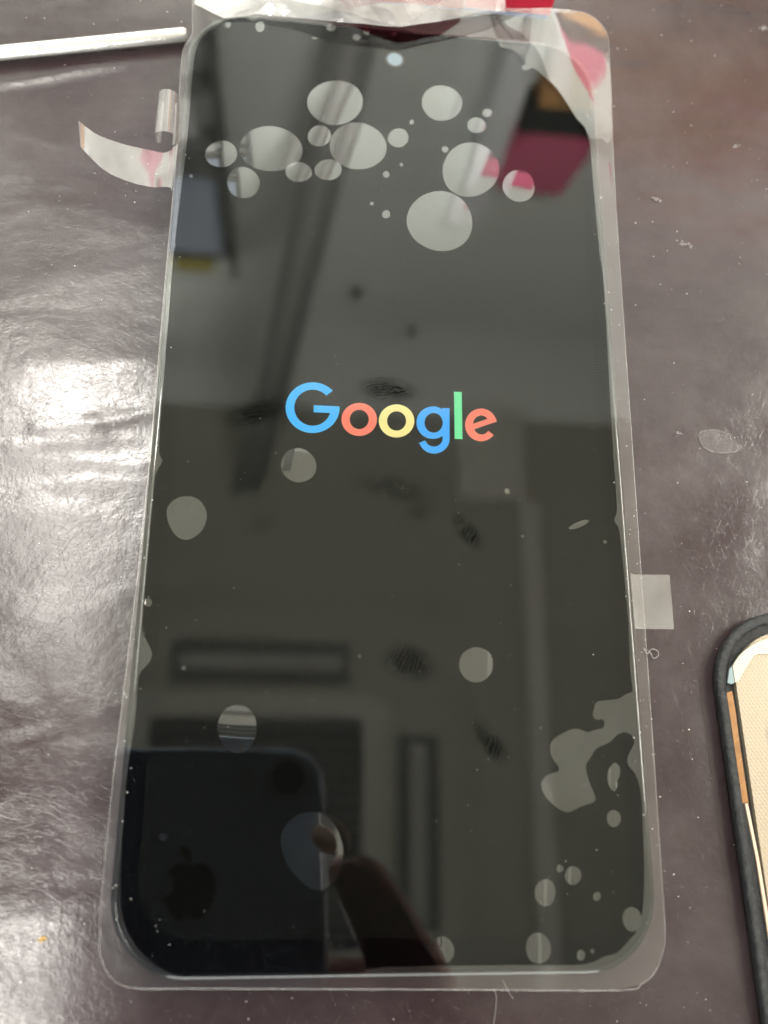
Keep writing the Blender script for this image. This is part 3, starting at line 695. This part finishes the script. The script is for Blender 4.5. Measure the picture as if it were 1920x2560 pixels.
# ------------------------------------------------------------------ second display module, back up
def module():
    th = R(2.36); hx, hy, rad = .0352, .0750, .0112
    left_top = Vector((.0477, -.0270, 0))
    c = left_top + Matrix.Rotation(th, 3, 'Z') @ Vector((hx, -hy, 0))
    t = empty('display_module', (c.x, c.y, 0), (0, 0, th))
    setp(t, 'beige-backed display module in a black frame at the right edge of the photo', 'display')
    M_rub = pbr('dusty_black_plastic', (.020, .021, .022), .55, var=.6, scale=900, bump=.8, bscale=2500)
    M_in = pbr('black_adhesive', (.006, .006, .006), .6)
    def rr(d): return rrect(hx - d, hy - d, max(rad - d, .002), 16)
    stack('frame', [(rr(.0004), .0002), (rr(.0), .0009), (rr(.0), .0018), (rr(.0003), .0022), (rr(.0012), .0022), (rr(.00145), .0018), (rr(.00150), .0010)], M_rub, t, smooth=True, cap_top=True)
    # woven foil back
    m, nt, out = newmat('woven_beige_foil'); b = N(nt, 'ShaderNodeBsdfPrincipled'); nt.links.new(b.outputs[0], out.inputs[0])
    tc = N(nt, 'ShaderNodeTexCoord'); hts = []
    for ang in (32, -32):
        mp = N(nt, 'ShaderNodeMapping'); mp.inputs['Rotation'].default_value = (0, 0, R(ang)); nt.links.new(tc.outputs['Object'], mp.inputs['Vector'])
        wv = N(nt, 'ShaderNodeTexWave'); wv.inputs['Scale'].default_value = 620; wv.inputs['Distortion'].default_value = .3; nt.links.new(mp.outputs[0], wv.inputs['Vector']); hts.append(wv.outputs['Fac'])
    hh = math_(nt, 'MULTIPLY', hts[0], hts[1]); bp = N(nt, 'ShaderNodeBump'); bp.inputs['Distance'].default_value = .00004; nt.links.new(hh, bp.inputs['Height']); nt.links.new(bp.outputs[0], b.inputs['Normal'])
    n = N(nt, 'ShaderNodeTexNoise'); n.inputs['Scale'].default_value = 160; n.inputs['Detail'].default_value = 6; nt.links.new(tc.outputs['Object'], n.inputs['Vector'])
    mp = N(nt, 'ShaderNodeMapping'); mp.inputs['Location'].default_value = (.0286, 0, 0); mp.inputs['Scale'].default_value = (1, .035, 1); nt.links.new(tc.outputs['Object'], mp.inputs['Vector'])
    sx = N(nt, 'ShaderNodeSeparateXYZ'); nt.links.new(mp.outputs[0], sx.inputs[0])
    band = math_(nt, 'SUBTRACT', 1.0, math_(nt, 'MULTIPLY', math_(nt, 'ABSOLUTE', math_(nt, 'MULTIPLY_ADD', n.outputs[0], .0022, math_(nt, 'SUBTRACT', sx.outputs[0], .0013))), 1900.0), clamp=True)
    blot = math_(nt, 'MULTIPLY', band, math_(nt, 'MULTIPLY_ADD', n.outputs[0], 5.0, -2.2, clamp=True))
    cl = N(nt, 'ShaderNodeMix', data_type='RGBA'); cl.inputs[6].default_value = (.335, .28, .205, 1); cl.inputs[7].default_value = (.15, .14, .12, 1)
    nt.links.new(math_(nt, 'MULTIPLY', blot, .8), cl.inputs[0]); nt.links.new(cl.outputs[2], b.inputs['Base Color']); b.inputs['Roughness'].default_value = .42; b.inputs['Metallic'].default_value = .15
    P = lambda x, y: tuple((Matrix.Rotation(-th, 3, 'Z') @ (px(1700 + x / 4.0963, 1520 + y / 4.0963, .0020) - c))[:2])
    def plate(name, loop, z0, z1, mat, parent=t):
        me = fill(name, [loop], z=z1); bm = bmesh.new(); bm.from_mesh(me)
        r = bmesh.ops.extrude_face_region(bm, geom=bm.faces[:])
        for v in [g for g in r['geom'] if isinstance(g, bmesh.types.BMVert)]: v.co.z = z0
        bmesh.ops.recalc_face_normals(bm, faces=bm.faces[:]); bm.to_mesh(me); bm.free()
        return link(name, me, mat, parent)
    di = .0030
    plate('back_foil', rrect(hx - di, hy - di, rad - di, 12), .00105, .0019, m)
    M_crs = pbr('amber_crease', (.34, .18, .06), .4); M_cream = pbr('cream_foam', (.50, .475, .375), .7, var=.04, scale=500); M_amb = pbr('amber_flex', (.25, .115, .032), .35, var=.15, scale=500); M_chip = pbr('blue_grey_glass', (.22, .28, .30), .15); M_cop = pbr('pale_copper_edge', (.70, .50, .36), .35)
    cream = [P(532, 600), P(552, 560), P(600, 490), P(650, 440), P(720, 390), P(800, 345), P(901, 312)] + [P(1100, 300), P(1500, 300), P(1500, 470), P(901, 468), P(790, 472), P(750, 490), P(700, 560), P(640, 660), P(600, 735), P(558, 765)]
    plate('foam_patch', cream, .00191, .0023, M_cream)
    plate('glass_chip', [P(500, 630), P(522, 600), P(532, 640), P(552, 768), P(520, 780), P(482, 765)], .00191, .0022, M_chip)
    fl = plate('flex_strip', [P(470, 870), P(530, 850), P(570, 1080), P(600, 1330), P(640, 1600), P(698, 1995), P(640, 2000), P(590, 1700), P(545, 1400), P(510, 1150)], .00191, .0021, M_amb)
    for yy in (925, 1350, 1560, 1800):
        k = (yy - 860) / 1140 * 165
        plate('crease', [P(478 + k, yy + 24), P(530 + k, yy - 22), P(533 + k, yy - 15), P(480 + k, yy + 31)], .00211, .00214, M_crs, fl)
    plate('metal_edge', [P(662, 2004), P(688, 2002), P(800, 2560), P(905, 3190), P(960, 3560), P(930, 3560), P(875, 3190), P(775, 2560)], .00191, .0022, M_cop)
module()

# ------------------------------------------------------------------ things beyond the phone
def rod():
    a, b = Vector((-.118, .0531, 0)), Vector((-.0362, .0731, 0)); d = (b - a).normalized(); n = Vector((-d.y, d.x, 0))
    t = setp(empty('metal_rod', a), 'shiny silver metal rod on the table at the upper left', 'rod')
    prof = [(1.22 * math.cos(a_), 1.25 + 1.22 * math.sin(a_)) for a_ in [R(200 - 220 * i / 16) for i in range(17)]]
    vs = []; fs = []; L = (b - a).length
    for s in (0, .0006, L - .0006, L):
        k = .8 if s in (0, L) else 1
        for u, z in prof: p = d * s + n * u * k * MM; vs.append((p.x, p.y, z * MM * (1 if k == 1 else .93)))
    m = len(prof)
    for i in range(3):
        for j in range(m):
            q = (j + 1) % m; fs.append((i * m + j, (i + 1) * m + j, (i + 1) * m + q, i * m + q))
    fs += [tuple(range(m)), tuple(reversed(range(3 * m, 4 * m)))]
    me = mesh('shaft', vs, fs); bm = bmesh.new(); bm.from_mesh(me); bmesh.ops.recalc_face_normals(bm, faces=bm.faces[:]); bm.to_mesh(me); bm.free()
    link('shaft', me, pbr('worn_silver', (.66, .65, .62), .24, metal=.6, var=.06, scale=400, bump=.3, bscale=1500), t, smooth=True)
rod()
def packet():
    t = setp(empty('foil_packet', (.010, .0850, 0)), 'red packet with a blue lower edge standing just beyond the phone', 'packet')
    pr = [(-.021, .0009), (.0030, .0009), (.0030, .0125), (-.0005, .0160), (-.008, .0186), (-.0145, .0165), (-.021, .0125)]
    n = len(pr); me = mesh('pouch', [(x, 0, z) for x, z in pr] + [(x, .012, z) for x, z in pr], [tuple(range(n)), tuple(reversed(range(n, 2 * n)))] + [(i, i + n, (i + 1) % n + n, (i + 1) % n) for i in range(n)])
    bm = bmesh.new(); bm.from_mesh(me); bmesh.ops.recalc_face_normals(bm, faces=bm.faces[:]); bm.to_mesh(me); bm.free()
    link('pouch', me, pbr('dark_red_foil', (.36, .02, .04), .35, var=.15, scale=60), t)
    boxobj('pouch_end', .0031, .0195, .0001, .012, .0009, .0060, M_red, t, bev=.0005)
    boxobj('blue_edge', -.0207, .0192, .0002, .0118, .0001, .00088, pbr('blue_print', (.05, .10, .36), .4), t, bev=.0003)
packet()

# ------------------------------------------------------------------ crumbs, flakes and scratches
M_scr = pbr('scuffed_sheet', (.075, .062, .064), .2)
bm = bmesh.new()
def sliver(x, y, L, wd, ang, tilt):
    c, s = math.cos(ang), math.sin(ang); z = table_h(x, y) - .0003 + .00006
    v = []
    bend = random.uniform(-.05, .05) * L
    for k in range(4):
        u = (k / 3 - .5) * L; bb = bend * (1 - (2 * k / 3 - 1) ** 2); hw = wd * (.15 if k in (0, 3) else 1)
        for sg in (-1, 1):
            w_ = bb + sg * hw
            v.append(bm.verts.new((x + u * c - w_ * s, y + u * s + w_ * c, z + sg * hw * tilt)))
    for k in range(3): bm.faces.new((v[2 * k], v[2 * k + 2], v[2 * k + 3], v[2 * k + 1]))
for _ in range(1200):
    x = -.036 - abs(random.gauss(0, .016)); y = random.choice((random.gauss(0, .026), random.uniform(-.085, .06)))
    sliver(x, y, random.choice((.2, .3, .4, .6, .9, 1.6)) * MM, random.uniform(.010, .024) * MM, random.gauss(-.3, .9), random.uniform(-.25, .25))
for _ in range(130):
    sliver(random.uniform(-.036, .05), random.uniform(-.084, -.0775), random.choice((.5, .8, 1.6)) * MM, random.uniform(.012, .03) * MM, random.uniform(0, 3.1), random.uniform(-.3, .3))
for _ in range(160):
    sliver(random.uniform(.04, .07), random.uniform(-.08, .09), random.choice((.3, .5, .8, 1.5)) * MM, random.uniform(.010, .022) * MM, random.uniform(0, 3.1), random.uniform(-.3, .3))
setp(link('table_scratches', frombm('table_scratches', bm), M_scr), 'fine scratches catching the light on the table', None, None, 'stuff')
bm = bmesh.new()
for _ in range(420):
    x = random.choice((random.uniform(-.07, -.037), random.uniform(.038, .072))); y = random.uniform(-.085, .095)
    flake(bm, (x, y, table_h(x, y) - .0002), random.choice((.04, .05, .06, .09, .13)) * MM)
for _ in range(70):
    x = random.uniform(-.05, .045); y = random.uniform(-.086, -.077); flake(bm, (x, y, table_h(x, y) - .0002), random.choice((.04, .06, .09)) * MM)
setp(link('table_dust', frombm('table_dust', bm), M_dust), 'pale dust specks scattered over the table', None, None, 'stuff')
def clump(name, x, y, n, spread, s, mat, label, cat, z=0.0):
    bm = bmesh.new(); c = pd(x, y, 0)
    for _ in range(n):
        a = random.uniform(0, 6.3); r = abs(random.gauss(0, spread)) * MM; xx, yy = c.x + r * math.cos(a), c.y + r * .7 * math.sin(a)
        flake(bm, (xx, yy, table_h(xx, yy) - .0002 + random.uniform(0, z) * MM), s * MM * random.uniform(.5, 1.2), .8)
    return setp(link(name, frombm(name, bm), mat), label, cat)
M_fl = pbr('grey_residue', (.24, .22, .22), .6, var=.3, scale=1500)
clump('crumb', 90, 2030, 16, .30, .28, pbr('yellow_crumb', (.42, .27, .09), .6, var=.3, scale=2000), 'yellow crumb on the table at the lower left', 'crumb', .3)
clump('residue_flake', 1418, 430, 22, .55, .32, M_fl, 'pale crusty flake on the table right of the screen top', 'residue')
clump('residue_flake', 1480, 525, 26, .85, .30, M_fl, 'pale flake farther right and lower than the crusty one', 'residue')
clump('residue_flake', 1650, 60, 18, .7, .3, M_fl, 'grey residue at the far top right of the table', 'residue')
clump('residue_flake', 1588, 315, 14, .55, .28, M_fl, 'small oval pale flake near the right edge of the photo', 'residue')
clump('residue_flake', 1468, 935, 20, .35, .22, M_fl, 'thin upright smear of residue beside the glue stain', 'residue')
# dried glue ring
def glue():
    t = setp(empty('glue_stain', pd(1555, 950, 0)), 'dried ring of clear glue on the table right of the phone', 'stain')
    lp = smoothloop([pd(*p, 0)[:2] for p in [(1512, 935), (1530, 928), (1560, 930), (1580, 938), (1590, 955), (1603, 962), (1590, 975), (1570, 978), (1545, 976), (1522, 966), (1513, 950)]], 4)
    bm = bmesh.new(); tube(bm, [(p[0], p[1], -.0002) for p in lp] + [(lp[0][0], lp[0][1], -.0002)], [abs(random.gauss(.03, .022)) * MM + .004 * MM for _ in range(len(lp) + 1)], 6)
    o = link('rim', frombm('rim', bm), M_fl, None, True); o.parent = t; o.matrix_parent_inverse = Matrix.Translation(-Vector(t.location))
    o = link('glue_skin', fill('glue_skin', [lp], z=-.00022), film_mat('dried_glue', 1, haze=.012, rough=.22), None); o.parent = t; o.matrix_parent_inverse = Matrix.Translation(-Vector(t.location))
    bm = bmesh.new(); c = pd(1568, 945, 0)
    for _ in range(24): flake(bm, (c.x + random.gauss(0, .9) * MM, c.y + random.gauss(0, .5) * MM, -.0002), random.uniform(.08, .22) * MM, .6)
    o = link('crust', frombm('crust', bm), M_fl, None); o.parent = t; o.matrix_parent_inverse = Matrix.Translation(-Vector(t.location))
glue()
# curled white fibres
def fibre(pts, label, r=.06):
    P_ = smoothline([tuple(pd(x, y, z * MM)) for x, y, z in pts], 5); bm = bmesh.new(); tube(bm, P_, [r * MM * random.uniform(.6, 1.1) for _ in P_], 5)
    setp(link('fibre', frombm('fibre', bm), M_fl, None, True), label, 'fibre')
fibre([(1390, 1400, .1), (1398, 1412, .4), (1408, 1402, .5), (1420, 1406, .3), (1422, 1416, .2), (1412, 1422, .3), (1405, 1410, .5), (1398, 1404, .3)], 'curled white fibre on the table below the square tab', .09)
fibre([(1067, 2135, 0), (1072, 2155, 0), (1070, 2185, 0), (1066, 2212, 0)], 'long pale scratch fibre under the phone at the bottom of the photo', .06)
fibre([(1086, 2118, 0), (1095, 2136, 0), (1108, 2157, 0)], 'short pale fibre leaning right of the long one below the phone', .05)
